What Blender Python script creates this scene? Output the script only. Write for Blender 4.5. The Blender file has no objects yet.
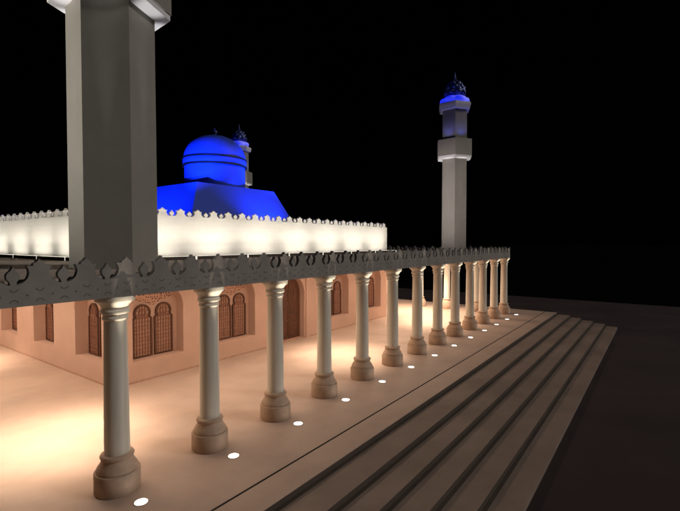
import bpy, bmesh, math, random
from mathutils import Vector, Matrix
random.seed(7)
PI = math.pi
S = 3.0                       # one column spacing in metres; plan below is in spacings
scene = bpy.context.scene
C = scene.collection

# ------------------------------------------------------------------ camera, world, light, exposure
cam_d = bpy.data.cameras.new('camera'); cam = bpy.data.objects.new('camera', cam_d); C.objects.link(cam)
cam.location = (0, 0, 2.2046*S)
cam.rotation_euler = (math.radians(90-1.7011), 0, math.radians(36.0868-90))
cam_d.sensor_width = 36; cam_d.lens = 36*439.84/680
cam_d.clip_start = 0.1; cam_d.clip_end = 3000
scene.camera = cam

w = bpy.data.worlds.new('World'); scene.world = w; w.use_nodes = True
nt = w.node_tree; nt.nodes.clear()
sky = nt.nodes.new('ShaderNodeTexSky'); sky.sky_type = 'NISHITA'; sky.sun_disc = False
SUN_EL, SUN_AZ = math.radians(30), math.radians(-60)      # azimuth of the moon, from +X towards +Y
sky.sun_elevation = SUN_EL; sky.sun_rotation = math.radians(90)-SUN_AZ
bg = nt.nodes.new('ShaderNodeBackground'); bg.inputs['Strength'].default_value = 0.00003
out = nt.nodes.new('ShaderNodeOutputWorld')
nt.links.new(sky.outputs[0], bg.inputs[0]); nt.links.new(bg.outputs[0], out.inputs[0])

sd = bpy.data.lights.new('moon', 'SUN'); sun = bpy.data.objects.new('moon', sd); C.objects.link(sun)
sd.energy = 1.0; sd.angle = math.radians(12); sd.color = (1.0, 0.92, 0.86)
dirv = Vector((math.cos(SUN_EL)*math.cos(SUN_AZ), math.cos(SUN_EL)*math.sin(SUN_AZ), math.sin(SUN_EL)))
sun.rotation_euler = (-dirv).to_track_quat('-Z', 'Y').to_euler()
sun.location = dirv*60

scene.view_settings.view_transform = 'Standard'
try: scene.view_settings.look = 'None'
except Exception: pass
scene.view_settings.exposure = 0; scene.view_settings.gamma = 1
scene.view_settings.use_curve_mapping = False
scene.cycles.use_denoising = True
scene.cycles.max_bounces = 6; scene.cycles.diffuse_bounces = 4
scene.cycles.sample_clamp_indirect = 4
scene.render.film_transparent = False

# ------------------------------------------------------------------ materials
def mat(name, col, rough=.7, var=.15, scale=3.0, bump=.15, stretch=(1, 1, 1), spec=.3, metal=0, dirt=None, brick=None):
    m = bpy.data.materials.new(name); m.use_nodes = True
    n = m.node_tree; b = n.nodes['Principled BSDF']
    tc = n.nodes.new('ShaderNodeTexCoord'); mp = n.nodes.new('ShaderNodeMapping')
    mp.inputs['Scale'].default_value = stretch
    n.links.new(tc.outputs['Object'], mp.inputs[0])
    nz = n.nodes.new('ShaderNodeTexNoise'); nz.inputs['Scale'].default_value = scale
    nz.inputs['Detail'].default_value = 6; nz.inputs['Roughness'].default_value = .6
    n.links.new(mp.outputs[0], nz.inputs['Vector'])
    rp = n.nodes.new('ShaderNodeValToRGB')
    rp.color_ramp.elements[0].position = .3; rp.color_ramp.elements[1].position = .7
    lo = dirt or tuple(c*(1-var) for c in col); hi = tuple(min(1, c*(1+var*.6)) for c in col)
    rp.color_ramp.elements[0].color = (*lo, 1); rp.color_ramp.elements[1].color = (*hi, 1)
    n.links.new(nz.outputs['Fac'], rp.inputs[0])
    colout = rp.outputs[0]
    if brick:
        bk = n.nodes.new('ShaderNodeTexBrick')
        bk.inputs['Scale'].default_value = 1; bk.inputs['Brick Width'].default_value = brick[0]
        bk.inputs['Row Height'].default_value = brick[1]; bk.inputs['Mortar Size'].default_value = brick[2]
        bk.inputs['Color1'].default_value = (1, 1, 1, 1); bk.inputs['Color2'].default_value = (.965, .965, .96, 1)
        bk.inputs['Mortar'].default_value = (brick[3],)*3 + (1,)
        sx = n.nodes.new('ShaderNodeSeparateXYZ'); cx = n.nodes.new('ShaderNodeCombineXYZ'); ad = n.nodes.new('ShaderNodeMath')
        n.links.new(tc.outputs['Object'], sx.inputs[0])
        n.links.new(sx.outputs[0], ad.inputs[0]); n.links.new(sx.outputs[1], ad.inputs[1])
        if brick[4] == 'wall':
            n.links.new(ad.outputs[0], cx.inputs[0]); n.links.new(sx.outputs[2], cx.inputs[1])
        else:
            n.links.new(sx.outputs[0], cx.inputs[0]); n.links.new(sx.outputs[1], cx.inputs[1])
        n.links.new(cx.outputs[0], bk.inputs['Vector'])
        mx = n.nodes.new('ShaderNodeMix'); mx.data_type = 'RGBA'; mx.blend_type = 'MULTIPLY'
        mx.inputs[0].default_value = 1
        n.links.new(colout, mx.inputs[6]); n.links.new(bk.outputs['Color'], mx.inputs[7])
        colout = mx.outputs[2]
    n.links.new(colout, b.inputs['Base Color'])
    b.inputs['Roughness'].default_value = rough; b.inputs['Metallic'].default_value = metal
    b.inputs['Specular IOR Level'].default_value = spec
    if bump:
        n2 = n.nodes.new('ShaderNodeTexNoise'); n2.inputs['Scale'].default_value = scale*9; n2.inputs['Detail'].default_value = 4
        n.links.new(mp.outputs[0], n2.inputs['Vector'])
        bp = n.nodes.new('ShaderNodeBump'); bp.inputs['Strength'].default_value = bump; bp.inputs['Distance'].default_value = .02
        n.links.new(n2.outputs['Fac'], bp.inputs['Height']); n.links.new(bp.outputs[0], b.inputs['Normal'])
    return m
def glow(name, col, strength):
    m = bpy.data.materials.new(name); m.use_nodes = True
    b = m.node_tree.nodes['Principled BSDF']
    b.inputs['Base Color'].default_value = (.6, .6, .6, 1)
    b.inputs['Emission Color'].default_value = (*col, 1); b.inputs['Emission Strength'].default_value = strength
    return m

M_floor = mat('terrace_stone', (.50, .37, .30), .55, .15, .45, .06)
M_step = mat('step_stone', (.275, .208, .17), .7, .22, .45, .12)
M_riser_shade = mat('riser_shade_stone', (.090, .068, .054), .8, .18, .6, .12)  # darker than the treads: riser shade put into the colour
M_gap = mat('drain_dark', (.012, .010, .009), .9, .1)
M_ground = mat('asphalt', (.040, .025, .025), .9, .35, .2, .3)
M_soil = mat('night_soil', (.004, .004, .004), 1, .2, .1, 0, spec=0)
M_wall = mat('salmon_render', (.60, .405, .325), .85, .07, .8, .10)
M_col = mat('column_marble', (.77, .73, .63), .5, .20, 1.6, .05, stretch=(2.2, 2.2, .10))
M_base = mat('column_base_stone', (.50, .365, .27), .7, .18, 2.5, .15)
M_cap = mat('capital_stone', (.80, .75, .65), .6, .12, 3, .1)
M_corn = mat('grey_carved_stone', (.27, .255, .235), .8, .18, 1.4, .25)
M_relief_shade = mat('groove_shade_stone', (.15, .14, .128), .85, .15, 2, .1)  # shadow of the engraved lines, given as a darker stone colour
M_white = mat('white_block_wall', (.77, .74, .67), .8, .06, .7, .12, brick=(.8, .26, .012, .93, 'wall'))
M_roof = mat('roof_screed', (.50, .41, .34), .9, .2, .8, .15)
M_min = mat('minaret_stone', (.262, .25, .218), .75, .12, .5, .08)
M_lip = mat('pale_painted_stone', (.72, .72, .74), .7, .05, 1, .05)
M_blue = mat('dome_floodlit_blue', (.035, .075, .50), .6, .06, 1, .06)  # blue of the floodlights put into the base colour
M_band = mat('dome_band_metal', (.010, .010, .016), .5, .1)
M_onion = mat('dark_tiled_metal', (.07, .09, .22), .4, .3, 4, .2, metal=.5)
M_wood = mat('carved_dark_wood', (.13, .058, .036), .55, .3, 2.5, .3, stretch=(3, 3, .6))
M_frame = mat('brown_wood_lattice', (.13, .062, .042), .6, .25, 4, .1)
M_screen = mat('pierced_screen', (.50, .31, .23), .8, .15, 5, .1)
M_lat = mat('pale_wood_lattice', (.27, .13, .09), .6, .2, 5, .1)
M_tymp = mat('pierced_plaster', (.58, .35, .26), .85, .05, .8, .05)
_n = M_tymp.node_tree; _b = _n.nodes['Principled BSDF']; _src = _b.inputs['Base Color'].links[0].from_socket
_vo = _n.nodes.new('ShaderNodeTexVoronoi'); _vo.inputs['Scale'].default_value = 8; _vo.inputs['Randomness'].default_value = .55
_tc = _n.nodes.new('ShaderNodeTexCoord'); _n.links.new(_tc.outputs['Object'], _vo.inputs['Vector'])
_rp = _n.nodes.new('ShaderNodeValToRGB'); _rp.color_ramp.elements[0].position = .27; _rp.color_ramp.elements[1].position = .34
_rp.color_ramp.elements[0].color = (.22, .16, .14, 1); _n.links.new(_vo.outputs['Distance'], _rp.inputs[0])
_mx = _n.nodes.new('ShaderNodeMix'); _mx.data_type = 'RGBA'; _mx.blend_type = 'MULTIPLY'; _mx.inputs[0].default_value = 1
_n.links.new(_src, _mx.inputs[6]); _n.links.new(_rp.outputs[0], _mx.inputs[7]); _n.links.new(_mx.outputs[2], _b.inputs['Base Color'])
M_house = mat('brown_housing', (.07, .055, .042), .6, .1)
M_rim = mat('steel_rim', (.35, .33, .3), .35, .1, metal=1)
M_disc = glow('uplight_lens', (1, .93, .82), 6)
M_ledblue = glow('blue_led_band', (.006, .025, 1), .75)
M_bar = glow('lightbar_lens', (1, .93, .78), 3)
M_gap_glow = glow('bar_gap_glow', (1, .93, .80), .7)  # glow standing in for the lit wall seen between the bars

# ------------------------------------------------------------------ helpers (plan units = column spacings)
def link(name, bm, m, parent=None, smooth=False, recalc=True):
    if recalc: bmesh.ops.recalc_face_normals(bm, faces=bm.faces[:])
    me = bpy.data.meshes.new(name); bm.to_mesh(me); bm.free()
    me.materials.append(m)
    if smooth:
        for p in me.polygons: p.use_smooth = True
        try: me.set_sharp_from_angle(angle=math.radians(smooth if smooth > 1 else 40))
        except Exception: pass
    o = bpy.data.objects.new(name, me); C.objects.link(o)
    if parent: o.parent = parent
    return o
def tag(o, label, cat, group=None):
    o['label'] = label; o['category'] = cat; o['kind'] = 'thing'
    if group: o['group'] = group
    return o
def thing(name, label, cat, loc=(0, 0, 0), rz=0, group=None):
    o = bpy.data.objects.new(name, None); C.objects.link(o)
    o.empty_display_size = .3
    o.location = Vector(loc)*S; o.rotation_euler = (0, 0, rz)
    return tag(o, label, cat, group)
def struct(o):
    o['kind'] = 'structure'; return o
def copy_tree(o, parent=None):
    c = o.copy(); C.objects.link(c)
    if parent: c.parent = parent
    for ch in o.children: copy_tree(ch, c)
    return c
def dup(o, loc, label, rz=None):
    c = copy_tree(o); c.location = Vector(loc)*S; c['label'] = label
    if rz is not None: c.rotation_euler = (0, 0, rz)
    return c
def box(bm, x0, x1, y0, y1, z0, z1, bevel=0):
    vs = [bm.verts.new((x*S, y*S, z*S)) for z in (z0, z1) for y in (y0, y1) for x in (x0, x1)]
    fs = [bm.faces.new([vs[i] for i in f]) for f in ((0, 2, 3, 1), (4, 5, 7, 6), (0, 1, 5, 4), (2, 6, 7, 3), (0, 4, 6, 2), (1, 3, 7, 5))]
    if bevel:
        es = {e for f in fs for e in f.edges}
        bmesh.ops.bevel(bm, geom=list(es), offset=bevel*S, segments=2, affect='EDGES', profile=.6)
def lathe(bm, prof, seg=32, cx=0, cy=0, rot=0, cap=True, lobes=0, amp=0):
    rings = []
    for r, z in prof:
        ring = []
        for i in range(seg):
            a = rot + 2*PI*i/seg
            rr = r*(1 + (amp*abs(math.sin(lobes*(a-rot)/2)) if lobes else 0))
            ring.append(bm.verts.new(((cx+rr*math.cos(a))*S, (cy+rr*math.sin(a))*S, z*S)))
        rings.append(ring)
    for a, b in zip(rings, rings[1:]):
        for i in range(seg):
            j = (i+1) % seg
            bm.faces.new((a[i], a[j], b[j], b[i]))
    if cap:
        bm.faces.new(rings[0][::-1]); bm.faces.new(rings[-1])
def prism(bm, pts, d, f):
    """extrude polygon pts [(u,v)] by depth range d=(d0,d1); f(u,v,w)->xyz in plan units"""
    a = [bm.verts.new(Vector(f(u, v, d[0]))*S) for u, v in pts]
    b = [bm.verts.new(Vector(f(u, v, d[1]))*S) for u, v in pts]
    bm.faces.new(a); bm.faces.new(b[::-1])
    n = len(pts)
    for i in range(n):
        j = (i+1) % n
        bm.faces.new((a[j], a[i], b[i], b[j]))
def arc(cx, cz, r, a0, a1, n):
    return [(cx+r*math.cos(math.radians(a0+(a1-a0)*i/n)), cz+r*math.sin(math.radians(a0+(a1-a0)*i/n))) for i in range(n+1)]
def ribbon(bm, pts, wd, d, f, closed=False):
    """flat strip of width wd following pts, extruded"""
    n = len(pts)
    L, R = [], []
    for i, p in enumerate(pts):
        q0 = pts[(i-1) % n] if (closed or i > 0) else p
        q1 = pts[(i+1) % n] if (closed or i < n-1) else p
        t = Vector((q1[0]-q0[0], q1[1]-q0[1])); t.normalize()
        nn = Vector((-t.y, t.x))*wd/2
        L.append((p[0]+nn.x, p[1]+nn.y)); R.append((p[0]-nn.x, p[1]-nn.y))
    for i in range(n if closed else n-1):
        j = (i+1) % n
        prism(bm, [L[i], L[j], R[j], R[i]], d, f)
def spot(name, loc, target, energy, col, cone, blend, size):
    d = bpy.data.lights.new(name, 'SPOT'); o = bpy.data.objects.new(name, d); C.objects.link(o)
    o.location = Vector(loc)*S
    v = (Vector(target)-Vector(loc)); o.rotation_euler = v.to_track_quat('-Z', 'Y').to_euler()
    d.energy = energy; d.color = col; d.spot_size = math.radians(cone); d.spot_blend = blend; d.shadow_soft_size = size
    return o

# plan
CX0, CY, N = 0.965, 3.90, 14                    # front colonnade: first column, line, count
CX1 = CX0 + N - 1                              # 13.965 far corner column
BX0, BX1, BY0, BY1 = 3.285, 11.45, 6.61, 13.36 # main building
AX0, AX1, AY0, AY1 = .83, 14.10, 3.76, 16.2    # outer faces of the arcade
ZC0, ZC1, ZR = 1.7345, 1.895, 1.92             # cornice bottom, fascia top, roof top
LX, LY = 1.9695, 3.523                         # first ground uplight in view
GZ = -.33

# ------------------------------------------------------------------ terrace, steps, ground
bm = bmesh.new(); box(bm, -.22, 15.15, 2.955, 18.6, GZ-.05, 0)
terrace = struct(link('terrace', bm, M_floor))
bm = bmesh.new(); box(bm, -.22, 15.15, 2.60, 2.93, GZ-.05, 0, .003)
border = struct(link('terrace_border', bm, M_floor))
bm = bmesh.new(); box(bm, -.22, 15.148, 2.9305, 2.9545, GZ-.05, -.0015)
struct(link('drain_channel', bm, M_gap))
st = thing('staircase', 'five broad brown stone steps running along the whole front of the lit terrace', 'steps', (7.46, 1.8, GZ))
ys = [2.60, 2.235, 1.925, 1.61, 1.30, .985]
for k in range(1, 6):
    bm = bmesh.new(); box(bm, -.22, 15.15, ys[k], ys[k-1]-.001, GZ-.05, -.055*k, .003)
    o = link('step', bm, M_step); o.parent = st; o.matrix_parent_inverse = Matrix.Translation(Vector((7.46, 1.8, GZ))*S).inverted()
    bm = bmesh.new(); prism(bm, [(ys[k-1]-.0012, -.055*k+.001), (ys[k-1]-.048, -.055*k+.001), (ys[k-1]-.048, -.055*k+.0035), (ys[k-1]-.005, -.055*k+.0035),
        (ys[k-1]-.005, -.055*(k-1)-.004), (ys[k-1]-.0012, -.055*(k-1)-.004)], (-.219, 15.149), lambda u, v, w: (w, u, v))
    link('riser_shade', bm, M_riser_shade, o)  # dark facing and tread strip standing in for shade at the riser
bm = bmesh.new()
def sheet(bm, x0, x1, y0, y1, z):
    bm.faces.new([bm.verts.new((x*S, y*S, z*S)) for x, y in ((x0, y0), (x1, y0), (x1, y1), (x0, y1))])
sheet(bm, -14, 21.7, -12, 30, GZ)
struct(link('ground', bm, M_ground))
bm = bmesh.new(); sheet(bm, -400, 600, -400, 600, GZ-.01)
struct(link('dark_terrain', bm, M_soil))

# ------------------------------------------------------------------ columns
def make_column(label, group):
    t = thing('column', label, 'column', (0, 0, 0), 0, group)
    bm = bmesh.new(); lathe(bm, [(.186, 0), (.191, .006), (.191, .172), (.186, .18)], 40); link('plinth', bm, M_base, t, 50)
    bm = bmesh.new(); lathe(bm, [(.172, .18), (.174, .195), (.166, .215), (.150, .24), (.136, .262), (.128, .285), (.128, .292),
                                 (.137, .298), (.142, .311), (.137, .325), (.124, .331), (.110, .335)], 40)
    link('base', bm, M_base, t, 50)
    bm = bmesh.new(); lathe(bm, [(.106, .335), (.1045, .5), (.102, .9), (.098, 1.25), (.094, 1.52)], 40); link('shaft', bm, M_col, t, 50)
    bm = bmesh.new(); lathe(bm, [(.094, 1.52), (.104, 1.528), (.108, 1.54), (.104, 1.552), (.100, 1.556), (.101, 1.575), (.116, 1.582),
                                 (.120, 1.596), (.117, 1.612), (.109, 1.618), (.110, 1.632), (.120, 1.652), (.140, 1.676), (.160, 1.690),
                                 (.164, 1.700), (.164, 1.734)], 40)
    link('capital', bm, M_cap, t, 45)
    return t
G1 = 'columns along the front of the arcade'; G2 = 'columns along the far right side of the arcade'
front_labels = [
    'round stone column at the near left corner of the arcade, outside the picture edge',
    'nearest and largest grey stone column, under the foreground minaret at the left',
    'grey column standing just right of the nearest double arched window',
    'grey column standing left of the brown arched door',
    'grey column between the brown arched door and the next window to its right',
    'column in front of the last window niche, with the window showing on its right',
    'column standing just right of the end corner of the salmon building wall',
    'cream column with black sky on both sides, second past the building corner',
    'cream column just left of the first back row column, third past the building corner',
    'cream column directly below the distant tall minaret, right of a glowing back column',
    'cream column below the right edge of the distant minaret, fourth from the far end',
    'cream column half hiding a bright back column behind it, third from the far end',
    'slim cream column second from the far right end of the front row',
    'slim cream column at the far right corner, last of the front row']
c0 = make_column(front_labels[0], G1); c0.location = Vector((CX0-.06, CY, 0))*S
for i in range(1, N): dup(c0, (CX0+i, CY, 0), front_labels[i], rz=i*.7)
right_labels = ['warm glowing back column tucked beside the third column from the far end',
                'warm glowing back column seen below the left edge of the distant minaret',
                'warm side row column mostly hidden behind a front column past the building corner']
for k in range(1, 4):
    c = dup(c0, (CX1, CY-.09+.97*k if k < 4 else CY+k+.1, 0), right_labels[k-1], rz=k*1.3); c['group'] = G2
for k in range(4, 12):
    c = dup(c0, (CX1, CY-.09+.97*k if k < 4 else CY+k+.1, 0), 'stone column of the far side row hidden behind the salmon building', rz=k*1.3); c['group'] = G2

# ------------------------------------------------------------------ arcade roof and carved cornices
bm = bmesh.new()
box(bm, AX0+.14, AX1-.14, AY0+.14, BY0-.002, 1.80, ZR)
box(bm, AX0+.14, BX0-.002, BY0-.002, AY1-.14, 1.80, ZR)
box(bm, BX1+.002, AX1-.14, BY0-.002, AY1-.14, 1.80, ZR)
tag(link('arcade_roof', bm, M_roof), 'flat tan roof slab of the arcade between the carved cornice and the white wall', 'roof')
U = 1/3.
def crest_polys(u0, zs=1.0, zb=ZC1-.004, U=U):
    """one merlon centred at u0 (concave outline with the round cut-outs) and the bulb after it"""
    k = U/.3333
    def P(u, z): return (u0+u, zb+(z)*zs)
    right = []
    for i in range(0, 13):
        a = math.radians(264 - (264-150)*i/12)
        right.append((U/2+.099*k*math.cos(a), .091+.0905*math.sin(a)))
    right += [(.074*k, .141), (.056*k, .138), (.043*k, .139), (.038*k, .157), (.025*k, .163), (.010*k, .176), (0, .193)]
    left = [(-u, z) for u, z in right[:-1]][::-1]
    mer = [P(-U/2+.0005, -.0), P(U/2-.0005, -.0)] + [P(u, max(z, .0005)) for u, z in right] + [P(u, max(z, .0005)) for u, z in left]
    bulb = [(.019*k, .0006), (.021*k, .022)] + arc(0, .066, .043*k, -50, 62, 8) + [(.009*k, .120), (0, .140)]
    bl = bulb + [(-u, z) for u, z in bulb[:-1]][::-1]
    bul = [(u0+U/2+u, zb+z*zs) for u, z in bl]
    return mer, bul
def cornice(label, u0, u1, f, phase, name='carved_cornice', relief_shade=True):
    """f(u,v,w): u along, v up, w inwards"""
    t = thing(name, label, 'cornice', f((u0+u1)/2, ZC0, 0))
    inv = Matrix.Translation(Vector(f((u0+u1)/2, ZC0, 0))*S).inverted()
    def put(nm, bm, m):
        o = link(nm, bm, m); o.parent = t; o.matrix_parent_inverse = inv; return o
    bm = bmesh.new()
    prism(bm, [(u0, ZC0), (u1, ZC0), (u1, ZC1), (u0, ZC1)], (0, .28), f)
    put('fascia', bm, M_corn)
    bm = bmesh.new()
    n0 = math.ceil((u0-phase)/U+.3); n1 = math.floor((u1-phase)/U-.3)
    for i in range(n0, n1+1):
        mer, bul = crest_polys(phase+i*U)
        prism(bm, mer, (.004, .050), f)
        if i < n1: prism(bm, bul, (.006, .048), f)
    # end stubs
    a = phase+n0*U-U/2; b = phase+n1*U+U/2
    if a-u0 > .02: prism(bm, [(u0, ZC1-.002), (a-.001, ZC1-.002), (a-.02, 1.98), (u0, 2.05)], (.004, .05), f)
    if u1-b > .02: prism(bm, [(b+.001, ZC1-.002), (u1, ZC1-.002), (u1, 2.05), (b+.02, 1.98)], (.004, .05), f)
    put('cresting', bm, M_corn)
    if relief_shade:
        bm = bmesh.new(); p = phase
        k = n0*2
        while p+k*U/2 < u1-.05:
            u = p+k*U/2
            if u > u0+.05:
                ribbon(bm, arc(u, 1.874, .028, 200, 340, 7), .0075, (-.0012, .002), f)
                ribbon(bm, arc(u, 1.757, .028, 20, 160, 7), .0075, (-.0012, .002), f)
                uc = u+U/4
                if uc < u1-.03: prism(bm, arc(uc, 1.815, .0085, 0, 315, 7), (-.0012, .002), f)
            k += 1
        put('relief_shade', bm, M_relief_shade)
    return t
PH = 2.016-.0135
cornice('long dark grey cornice with pierced bulb cresting along the front of the arcade', AX0, AX1, lambda u, v, w: (u, AY0+w, v), PH)
cornice('carved grey cornice on the far right side of the arcade behind the last front column', AY0+.282, AY1, lambda u, v, w: (AX1-w, u, v), PH, relief_shade=False)
cornice('carved grey cornice on the left side of the arcade, mostly outside the picture', AY0+.282, AY1, lambda u, v, w: (AX0+w, u, v), PH, relief_shade=False)

# ------------------------------------------------------------------ the mosque
mq = thing('mosque', 'salmon walled mosque with bright white crenellated upper wall and blue lit dome', 'mosque', (7.37, 9.9, 0))
MI = Matrix.Translation(Vector((7.37, 9.9, 0))*S).inverted()
def part(nm, bm, m, parent=None, smooth=False):
    o = link(nm, bm, m, None, smooth)
    o.parent = parent or mq
    if parent is None: o.matrix_parent_inverse = MI
    return o
fF = lambda u, v, w: (u, BY0+w, v)
fL = lambda u, v, w: (BX0+w, u, v)
ND = .20
ZT = 1.79
def wall_with_niches(bm, u0, u1, niches, f, wbase=0):
    """niches: (centre, half width, sill z, spring z, radius in height)"""
    prev = u0
    for (c, hw, z0, zs, rh) in niches:
        prism(bm, [(prev, 0), (c-hw, 0), (c-hw, ZT), (prev, ZT)], (wbase, ND+.1), f)
        if z0 > .01: prism(bm, [(c-hw, 0), (c+hw, 0), (c+hw, z0), (c-hw, z0)], (wbase, ND+.1), f)
        ap = [(c+hw*math.cos(math.radians(a)), zs+rh*math.sin(math.radians(a))) for a in range(0, 181, 9)]
        for (p, q) in zip(ap, ap[1:]):
            prism(bm, [p, (p[0], ZT), (q[0], ZT), q], (wbase, ND+.1), f)
        prev = c+hw
    prism(bm, [(prev, 0), (u1, 0), (u1, ZT), (prev, ZT)], (wbase, ND+.1), f)
win_c = [4.045, 5.70, 9.0, 10.65]
door_c = 7.30
fn = [(win_c[0], .45, .33, 1.10, .45), (win_c[1], .45, .33, 1.10, .45), (door_c, .37, 0, 1.02, .42), (win_c[2], .45, .33, 1.10, .45), (win_c[3], .45, .33, 1.10, .45)]
ln = [(c, .45, .33, 1.10, .45) for c in (7.40, 9.14, 10.88, 12.5)]
bm = bmesh.new()
wall_with_niches(bm, BX0, BX1, fn, fF)
wall_with_niches(bm, BY0+ND+.1, BY1, ln, fL)
box(bm, BX0+.002, BX1-.002, BY0+ND, BY0+ND+.098, .0, ZT-.002)        # back of niches, front
box(bm, BX0+ND, BX0+ND+.098, BY0+ND+.1, BY1-.002, .0, ZT-.002)       # back of niches, left
box(bm, BX1-.3, BX1-.001, BY0+ND+.1, BY1-.001, 0, ZT)
box(bm, BX0+ND, BX1-.3, BY1-.3, BY1-.001, 0, ZT)
bmesh.ops.remove_doubles(bm, verts=bm.verts[:], dist=1e-4)
wall = part('wall', bm, M_wall)
# dark skirting line where wall meets floor
bm = bmesh.new()
for a, b in ((BX0-.008, door_c-.37), (door_c+.37, BX1+.008)): box(bm, a, b, BY0-.008, BY0-.0005, 0, .03)
box(bm, BX0-.008, BX0-.0005, BY0-.008, BY1, 0, .03)
part('skirting', bm, M_screen, wall)
for ch in wall.children: ch.matrix_parent_inverse = Matrix.Identity(4)

def window_outline(c, g=0):
    """horseshoe headed window outline, inset by g"""
    hw = .152-g; z0 = .350+g; zn = .985; r = .128-g
    pts = [(c-hw, z0), (c+hw, z0), (c+hw, zn-.02), (c+.112-g, zn+.016)]
    pts += [(p[0], p[1]) for p in arc(c, 1.058, r, -24, 204, 18)]
    pts += [(c-.112+g, zn+.016), (c-hw, zn-.02)]
    return pts
def window(c, f):
    bm = bmesh.new(); prism(bm, window_outline(c, .004), (ND-.012, ND+.02), f)
    p = part('window', bm, M_screen)
    bm = bmesh.new(); ribbon(bm, window_outline(c, .0), .030, (ND-.036, ND-.002), f, closed=True)
    o = part('frame', bm, M_frame, p)
    bm = bmesh.new()
    for i in range(-2, 3):
        u = c+i*.048
        ztop = .98 if abs(i) == 2 else 1.058+math.sqrt(max(0, .118**2-(i*.048)**2))
        prism(bm, [(u-.007, .36), (u+.007, .36), (u+.007, ztop), (u-.007, ztop)], (ND-.024, ND-.006), f)
    for j in range(12):
        z = .41+j*.062
        hw = .14 if z < .97 else .115
        prism(bm, [(c-hw, z-.007), (c+hw, z-.007), (c+hw, z+.007), (c-hw, z+.007)], (ND-.021, ND-.008), f)
    prism(bm, [(c-.12, .985), (c+.12, .985), (c+.12, 1.005), (c-.12, 1.005)], (ND-.030, ND-.007), f)
    for j in range(6):
        for i in range(3):
            u, z = c-.096+i*.096, .44+j*.093
            prism(bm, [(u-.016, z), (u, z-.02), (u+.016, z), (u, z+.02)], (ND-.027, ND-.008), f)
    ribbon(bm, arc(c, 1.062, .060, 0, 330, 11), .012, (ND-.027, ND-.008), f, closed=True)
    part('lattice', bm, M_lat, p)
def tympanum(c, f):
    """raised carved surround of the niche with a pierced diaper pattern"""
    bm = bmesh.new()
    ap = [(c+.455*math.cos(math.radians(a)), 1.10+.455*math.sin(math.radians(a))) for a in range(0, 181, 8)]
    for ring, wd in ((1.0, .018), ):
        ribbon(bm, [(c+(p[0]-c)*1.03, 1.10+(p[1]-1.10)*1.03) for p in ap], wd, (-.006, .004), f)
    o = part('arch_moulding', bm, M_wall)
    bm = bmesh.new()
    pl = [(c+.40*math.cos(math.radians(a)), 1.10+.41*math.sin(math.radians(a))) for a in range(28, 153, 4)] + [(c-.12, 1.215), (c, 1.16), (c+.12, 1.215)]
    prism(bm, pl, (ND-.004, ND+.004), f)
    part('tympanum', bm, M_tymp)
for c in win_c:
    window(c-.187, fF); window(c+.187, fF); tympanum(c, fF)
for n_ in ln:
    window(n_[0]-.187, fL); window(n_[0]+.187, fL); tympanum(n_[0], fL)
# door: leaf, panels, strap, handle, carved jamb
bm = bmesh.new()
dl = [(door_c-.365, .03), (door_c+.365, .03), (door_c+.365, 1.02)] + [(door_c+.365*math.cos(math.radians(a)), 1.02+.41*math.sin(math.radians(a))) for a in range(9, 180, 9)] + [(door_c-.365, 1.02)]
prism(bm, dl, (.135, .19), fF)
door = part('door', bm, M_wood)
bm = bmesh.new()
for sx in (-1, 1):
    for (z0, z1) in ((.10, .42), (.48, .80), (.86, 1.14)):
        a, b = sorted((door_c+sx*.05, door_c+sx*.27))
        ribbon(bm, [(a, z0), (b, z0), (b, z1), (a, z1)], .018, (.126, .137), fF, closed=True)
        m_ = (a+b)/2; zm = (z0+z1)/2
        prism(bm, [(m_-.06, zm), (m_, zm-.1), (m_+.06, zm), (m_, zm+.1)], (.128, .137), fF)
prism(bm, [(door_c-.011, .04), (door_c+.011, .04), (door_c+.011, 1.40), (door_c-.011, 1.40)], (.124, .137), fF)
part('panel', bm, M_wood, door)
bm = bmesh.new(); ribbon(bm, arc(door_c+.04, .62, .022, 0, 330, 11), .009, (.105, .128), fF, closed=True)
part('handle', bm, M_rim, door)
bm = bmesh.new()
ja = [(door_c+.395*math.cos(math.radians(a)), 1.02+.445*math.sin(math.radians(a))) for a in range(0, 181, 9)]
ribbon(bm, ja, .045, (-.012, .06), fF)
for sx in (-1, 1):
    for i in range(4): # stepped bracket under the arch spring
        u = door_c+sx*(.385+.012*i); prism(bm, [(u-.03, .98-.05*i), (u+.03, .98-.05*i), (u+.03, 1.02-.05*i), (u-.03, 1.02-.05*i)], (-.016+.002*i, .03), fF)
part('door_arch', bm, M_wall)
for sx in (-1, 1):
    bm = bmesh.new(); u = door_c+sx*.47
    prism(bm, [(u-.055, 0), (u+.055, 0), (u+.055, ZT-.01), (u-.055, ZT-.01)], (-.03, -.0005), fF)
    part('pilaster', bm, M_wall)
bm = bmesh.new(); box(bm, door_c-.368, door_c+.368, BY0+.03, BY0+.19, 0, .028); part('threshold', bm, M_screen)

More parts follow.
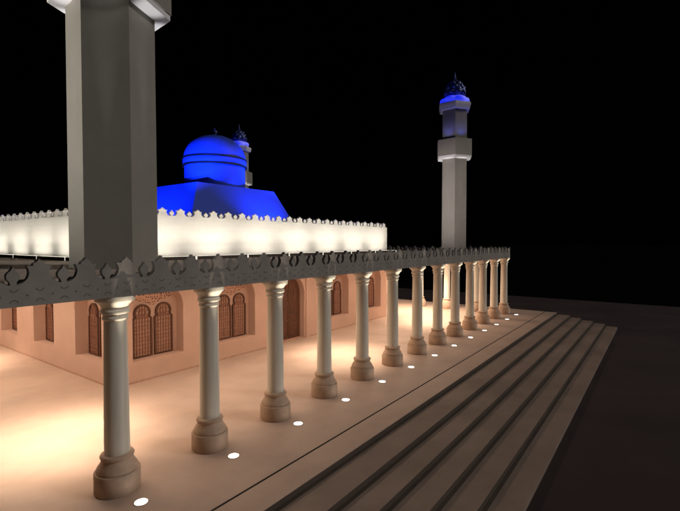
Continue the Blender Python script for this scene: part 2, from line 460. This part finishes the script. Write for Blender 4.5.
# upper white wall with cresting, roof behind it
ZW0, ZW1 = ZT, 2.650
bm = bmesh.new()
T = .07
box(bm, BX0, BX1, BY0, BY0+T, ZW0, ZW1)
box(bm, BX0, BX0+T, BY0+T+.0005, BY1, ZW0, ZW1)
box(bm, BX1-T, BX1, BY0+T+.0005, BY1, ZW0, ZW1)
box(bm, BX0+T+.0005, BX1-T-.0005, BY1-T, BY1, ZW0, ZW1)
par = part('parapet', bm, M_white)
bm = bmesh.new()
def crest_line(u0, u1, f):
    n = round((u1-u0)/.34); uu = (u1-u0)/n
    for i in range(n):
        mer, bul = crest_polys(u0+(i+.5)*uu, .74, ZW1-.008, uu)
        prism(bm, mer, (.004, .045), f)
        if i < n-1: prism(bm, bul, (.006, .043), f)
crest_line(BX0, BX1, fF)
crest_line(BY0+.06, BY1, fL)
crest_line(BY0+.06, BY1, lambda u, v, w: (BX1-w, u, v))
part('cresting', bm, M_white, par)
bm = bmesh.new(); box(bm, BX0+T+.001, BX1-T-.001, BY0+T+.001, BY1-T-.001, 2.30, 2.40); part('roof', bm, M_roof)

# frustum, drum, dome
DX, DY = 7.42, 9.45
bm = bmesh.new()
def quad_ring(x0, x1, y0, y1, z): return [bm.verts.new((x*S, y*S, z*S)) for x, y in ((x0, y0), (x1, y0), (x1, y1), (x0, y1))]
zt, zb = 3.60, 2.40
lo = quad_ring(6.26-.74, 8.74+.02, 8.62-.72, 10.30+.72, zb)
for v in lo[1:3]: v.co.x = (8.74+.30)*S
hi = quad_ring(6.26, 8.74, 8.62, 10.30, zt)
for i in range(4):
    j = (i+1) % 4; bm.faces.new((lo[i], lo[j], hi[j], hi[i]))
bm.faces.new(hi)
db = part('dome_base', bm, M_blue)
bm = bmesh.new(); lathe(bm, [(.76, 3.60), (.765, 3.62), (.765, 4.16)], 64, DX, DY); part('drum', bm, M_blue, None, 40)
bm = bmesh.new()
prof = [(.790, 4.18), (.802, 4.20), (.802, 4.325), (.790, 4.345)]
for i in range(0, 19):
    a = math.radians(5*i); prof.append((max(.78*math.cos(a)**.92, .004), 4.36+.62*math.sin(a)))
lathe(bm, prof, 64, DX, DY)
dome = part('dome', bm, M_blue, None, 35)
bm = bmesh.new()
lathe(bm, [(.77, 4.148), (.818, 4.152), (.818, 4.186), (.77, 4.190)], 64, DX, DY)
lathe(bm, [(.77, 4.324), (.818, 4.328), (.818, 4.360), (.77, 4.364)], 64, DX, DY)
part('band', bm, M_band, dome, 40); dome.children[-1].matrix_parent_inverse = Matrix.Identity(4)
bm = bmesh.new()
lathe(bm, [(.10, 4.965), (.11, 4.985), (.05, 5.0), (.035, 5.03), (.06, 5.05), (.075, 5.085), (.055, 5.115), (.02, 5.13), (.008, 5.16), (.002, 5.20)], 20, DX, DY)
part('finial', bm, M_onion, dome, 60)

# ------------------------------------------------------------------ minarets
def make_minaret(label, R):
    t = thing('minaret', label, 'minaret', (0, 0, 0), 0, 'minarets round the mosque')
    rot = math.radians(25)
    z0 = ZR
    bm = bmesh.new(); lathe(bm, [(R, z0), (R*.985, 4.80)], 6, rot=rot); link('shaft', bm, M_min, t)
    bm = bmesh.new(); lathe(bm, [(R*.99, 4.775), (R*1.36, 4.800), (R*1.36, 4.862)], 6, rot=rot); link('soffit_lip', bm, M_lip, t)
    bm = bmesh.new(); lathe(bm, [(R*1.39, 4.863), (R*1.39, 5.36), (R*1.33, 5.37)], 6, rot=rot); link('balcony', bm, M_min, t)
    bm = bmesh.new(); lathe(bm, [(R*1.0, 5.37), (R*.985, 6.27)], 6, rot=rot); link('upper_shaft', bm, M_min, t)
    bm = bmesh.new(); lathe(bm, [(R*1.0, 6.271), (R*1.20, 6.29), (R*1.29, 6.40), (R*1.29, 6.47), (R*1.2, 6.49)], 6, rot=rot); link('ledge', bm, M_lip, t)
    bm = bmesh.new()
    lathe(bm, [(R*.80, 6.49), (R*.88, 6.52), (R*.93, 6.59), (R*.88, 6.655), (R*.70, 6.70)], 48, rot=rot, lobes=6, amp=.17); link('lit_ring', bm, M_ledblue, t, 60)
    bm = bmesh.new()
    lathe(bm, [(R*.50, 6.695), (R*.66, 6.80), (R*.70, 6.90), (R*.62, 7.02), (R*.42, 7.14), (R*.20, 7.23), (R*.08, 7.30)], 48, rot=rot, lobes=8, amp=.16)
    on = link('onion_dome', bm, M_onion, t, 60)
    bm = bmesh.new()
    for row, (rr, zz, n) in enumerate(((.70, 6.84, 8), (.64, 6.98, 8), (.44, 7.10, 6))):
        for i in range(n):
            a = 2*PI*(i+.5*row)/n
            c = Vector((R*rr*math.cos(a), R*rr*math.sin(a), zz))
            mtx = Matrix.Translation(c*S) @ Matrix.Rotation(a, 4, 'Z') @ Matrix.Diagonal((R*.16*S, R*.24*S, R*.20*S, 1))
            bmesh.ops.create_icosphere(bm, subdivisions=2, radius=1, matrix=mtx)
    link('petal', bm, M_onion, on, 60)
    bm = bmesh.new(); lathe(bm, [(R*.05, 7.28), (R*.11, 7.33), (R*.05, 7.38), (R*.015, 7.50)], 12); link('finial', bm, M_onion, on, 60)
    return t
NEAR, FAR, BACK = (2.55, 5.05), (13.3, 5.27), (13.42, 15.39)
mn = make_minaret('huge dark grey hexagonal minaret shaft cropped by the top edge in the foreground', .458); mn.location = Vector((*NEAR, 0))*S
m2 = make_minaret('tall slender grey minaret with blue lit crown above the far end of the colonnade', .418); m2.location = Vector((*FAR, 0))*S
dup(m2, (*BACK, 0), 'small distant minaret peeking out from behind the right side of the blue dome')

# ------------------------------------------------------------------ ground uplights
def make_uplight(label):
    t = thing('ground_uplight', label, 'uplight', (0, 0, 0), 0, 'ground uplights in front of the columns')
    bm = bmesh.new(); lathe(bm, [(.052, .0), (.052, .004), (.048, .005)], 28); link('lens', bm, M_disc, t, 40)
    bm = bmesh.new(); lathe(bm, [(.053, .001), (.060, .001), (.060, .0045), (.053, .0045), (.053, .001)], 28, cap=False); link('rim', bm, M_rim, t, 40)
    return t
up_labels = ['largest white floor light, at the foot of the nearest column by the bottom edge',
             'white floor light beside the second column in view, right of its plinth',
             'white floor light beside the column left of the brown door',
             'white floor light beside the column right of the brown door',
             'white floor light beside the column that covers the last window niche',
             'white floor light beside the column at the end corner of the salmon wall',
             'small floor light at the seventh column in view, first with black sky on both sides',
             'small floor light at the column left of the first back row column',
             'small floor light at the column directly below the distant minaret',
             'small floor light at the column fourth from the far end',
             'tiny floor light at the column third from the far end',
             'tiny floor light at the next to last column of the front row',
             'tiny farthest floor light at the far right corner column']
u0 = make_uplight(up_labels[0]); u0.location = Vector((LX, LY, .0))*S
for i in range(1, 13): dup(u0, (LX+i, LY, 0), up_labels[i])
UPC = (1, .86, .66)
ud = None
for i in range(-1, 13):
    o = spot('uplight_lamp', (LX+i, LY, .02), (LX+i, LY+.245, 1.69), 2300, UPC, 7.2, 1.0, .03)
    if ud is None: ud = o.data
    else:
        old = o.data; o.data = ud; bpy.data.lights.remove(old)

# ------------------------------------------------------------------ light bars washing the white wall
def make_bar(label, L, rz, loc, gain=.78):
    t = thing('light_bar', label, 'light bar', loc, rz, 'light bars washing the white upper wall')
    bm = bmesh.new(); box(bm, -L/2, L/2, -.03, .12, 0, .056, .004); link('housing', bm, M_house, t)
    bm = bmesh.new(); box(bm, -L/2+.02, L/2-.02, .004, .026, .056, .0575); link('lens', bm, M_bar, t)
    bm = bmesh.new(); box(bm, L/2+.001, L/2+.044, -.024, .024, 0, .058, .004); link('gap_glow', bm, M_gap_glow, t)  # added glowing stub in the gap, in place of the lit wall behind
    for e, aim, spread in ((40, (0, .22, 1), 180), (44, (0, .34, 1), 80)):
        d = bpy.data.lights.new('bar_lamp', 'AREA'); o = bpy.data.objects.new('bar_lamp', d); C.objects.link(o); o.parent = t
        d.shape = 'RECTANGLE'; d.size = (L-(.26 if spread > 90 else .02))*S; d.size_y = .04*S; d.energy = e*gain; d.color = (1, .945, .85); d.spread = math.radians(spread)
        o.location = Vector((0, .07 if spread > 90 else .012, .060))*S; o.rotation_euler = (-Vector(aim)).to_track_quat('Z', 'Y').to_euler()
    return t
fr_l = ['dark light bar at the foot of the white wall, just right of the foreground minaret',
        'second dark light bar along the white wall to the right of the foreground minaret',
        'dark light bar at the white wall foot under the left of the blue dome base',
        'dark light bar at the white wall foot under the right slope of the dome base',
        'third dark light bar from the right end of the white wall',
        'second dark light bar from the right end of the white wall',
        'last dark light bar at the right end of the white wall']
gx = [3.385, 4.53, 5.67, 6.81, 7.95, 9.10, 10.25, 11.40]
for i in range(7):
    make_bar(fr_l[i], gx[i+1]-gx[i]-.045, 0, ((gx[i]+gx[i+1])/2, 6.30, ZR))
lf_l = ['dark light bar on the left wall side hidden behind the foreground minaret',
        'dark light bar at the foot of the left white wall, beside the foreground minaret',
        'dark light bar at the foot of the left white wall, second from the foreground minaret',
        'dark light bar at the foot of the left white wall, near the left picture edge',
        'dark light bar of the left white wall, outside the left picture edge',
        'last dark light bar of the left white wall, far outside the picture']
gy = [6.38, 7.46, 8.56, 9.63, 10.7, 11.8, 12.9]
for i in range(6):
    make_bar(lf_l[i], gy[i+1]-gy[i]-.045, -PI/2, (3.02, (gy[i]+gy[i+1])/2, ZR), .64)

# ------------------------------------------------------------------ lamps of the place that are out of view: arcade downlights, dome floods, minaret uplights; plus added fill lamps
WARM = (1, .77, .565)
def ceiling_fill(loc, sx, sy, e):  # broad soft fill added under the arcade roof
    d = bpy.data.lights.new('arcade_fill', 'AREA'); o = bpy.data.objects.new('arcade_fill', d); C.objects.link(o)
    d.shape = 'RECTANGLE'; d.size = sx*S; d.size_y = sy*S; d.energy = e; d.color = WARM; o.location = Vector(loc)*S
for (x, y, e) in ((2.1, 5.45, 2900), (7.0, 5.05, 2700), (11.3, 5.1, 2700), (2.05, 10.2, 2900), (12.8, 9.5, 2600)):
    spot('arcade_downlight_or_fill', (x, y, 1.70), (x, y, 0), e, WARM, 88, 1.0, .1)
spot('arcade_downlight_or_fill', (12.75, 6.1, 1.70), (12.9, 6.1, 0), 3400, WARM, 125, 1.0, .1)  # extra lamp added to brighten the side row columns
ceiling_fill((7.4, 5.3, 1.78), 12.0, .6, 1150)
ceiling_fill((2.1, 10.5, 1.78), .8, 8.5, 1150)
ceiling_fill((12.7, 10.0, 1.78), .8, 8.5, 1500)
BL = (.03, .12, 1)
spot('dome_flood', (8.1, 7.25, 2.48), (8.0, 8.45, 3.15), 4200, BL, 92, 1.0, .1)
spot('dome_flood', (4.1, 9.6, 2.48), (6.1, 9.5, 3.2), 7000, BL, 110, .9, .1)
spot('dome_flood', (4.0, 7.2, 2.75), (DX, DY, 4.62), 20000, BL, 24, .8, .1)
spot('dome_flood', (10.9, 7.2, 2.75), (DX, DY, 4.62), 20000, BL, 24, .8, .1)
for (cx, cy), R in ((NEAR, .458), (FAR, .418), (BACK, .418)):
    for k in range(6):
        a = math.radians(25+30+60*k); r = R*1.12
        c, s_ = math.cos(a), math.sin(a)
        spot('soffit_uplight', (cx+r*c, cy+r*s_, ZR+.03), (cx+r*c, cy+r*s_, 4.8), 2000 if R > .43 else 1600, (1, .97, .95), 10, .9, .04)
        if R < .43 and k in (2, 3, 4):
            spot('balcony_uplight', (cx+R*1.33*c, cy+R*1.33*s_, 5.39), (cx+R*1.0*c, cy+R*1.0*s_, 6.3), 45, (.10, .14, 1), 130, 1.0, .04)
FL = (1, .93, .84)  # fill lamps below are added to brighten the minaret shaft faces
spot('minaret_fill', (-7.0, 10.6, 3.0), (*NEAR, 4.2), 44000, FL, 30, 1.0, .3)
spot('minaret_fill', (8.0, 5.7, 1.98), (*FAR, 3.7), 8500, (1, .88, .86), 44, 1.0, .2)
spot('minaret_fill', (9.0, 13.2, 2.72), (*BACK, 4.2), 6000, (1, .88, .86), 44, 1.0, .2)
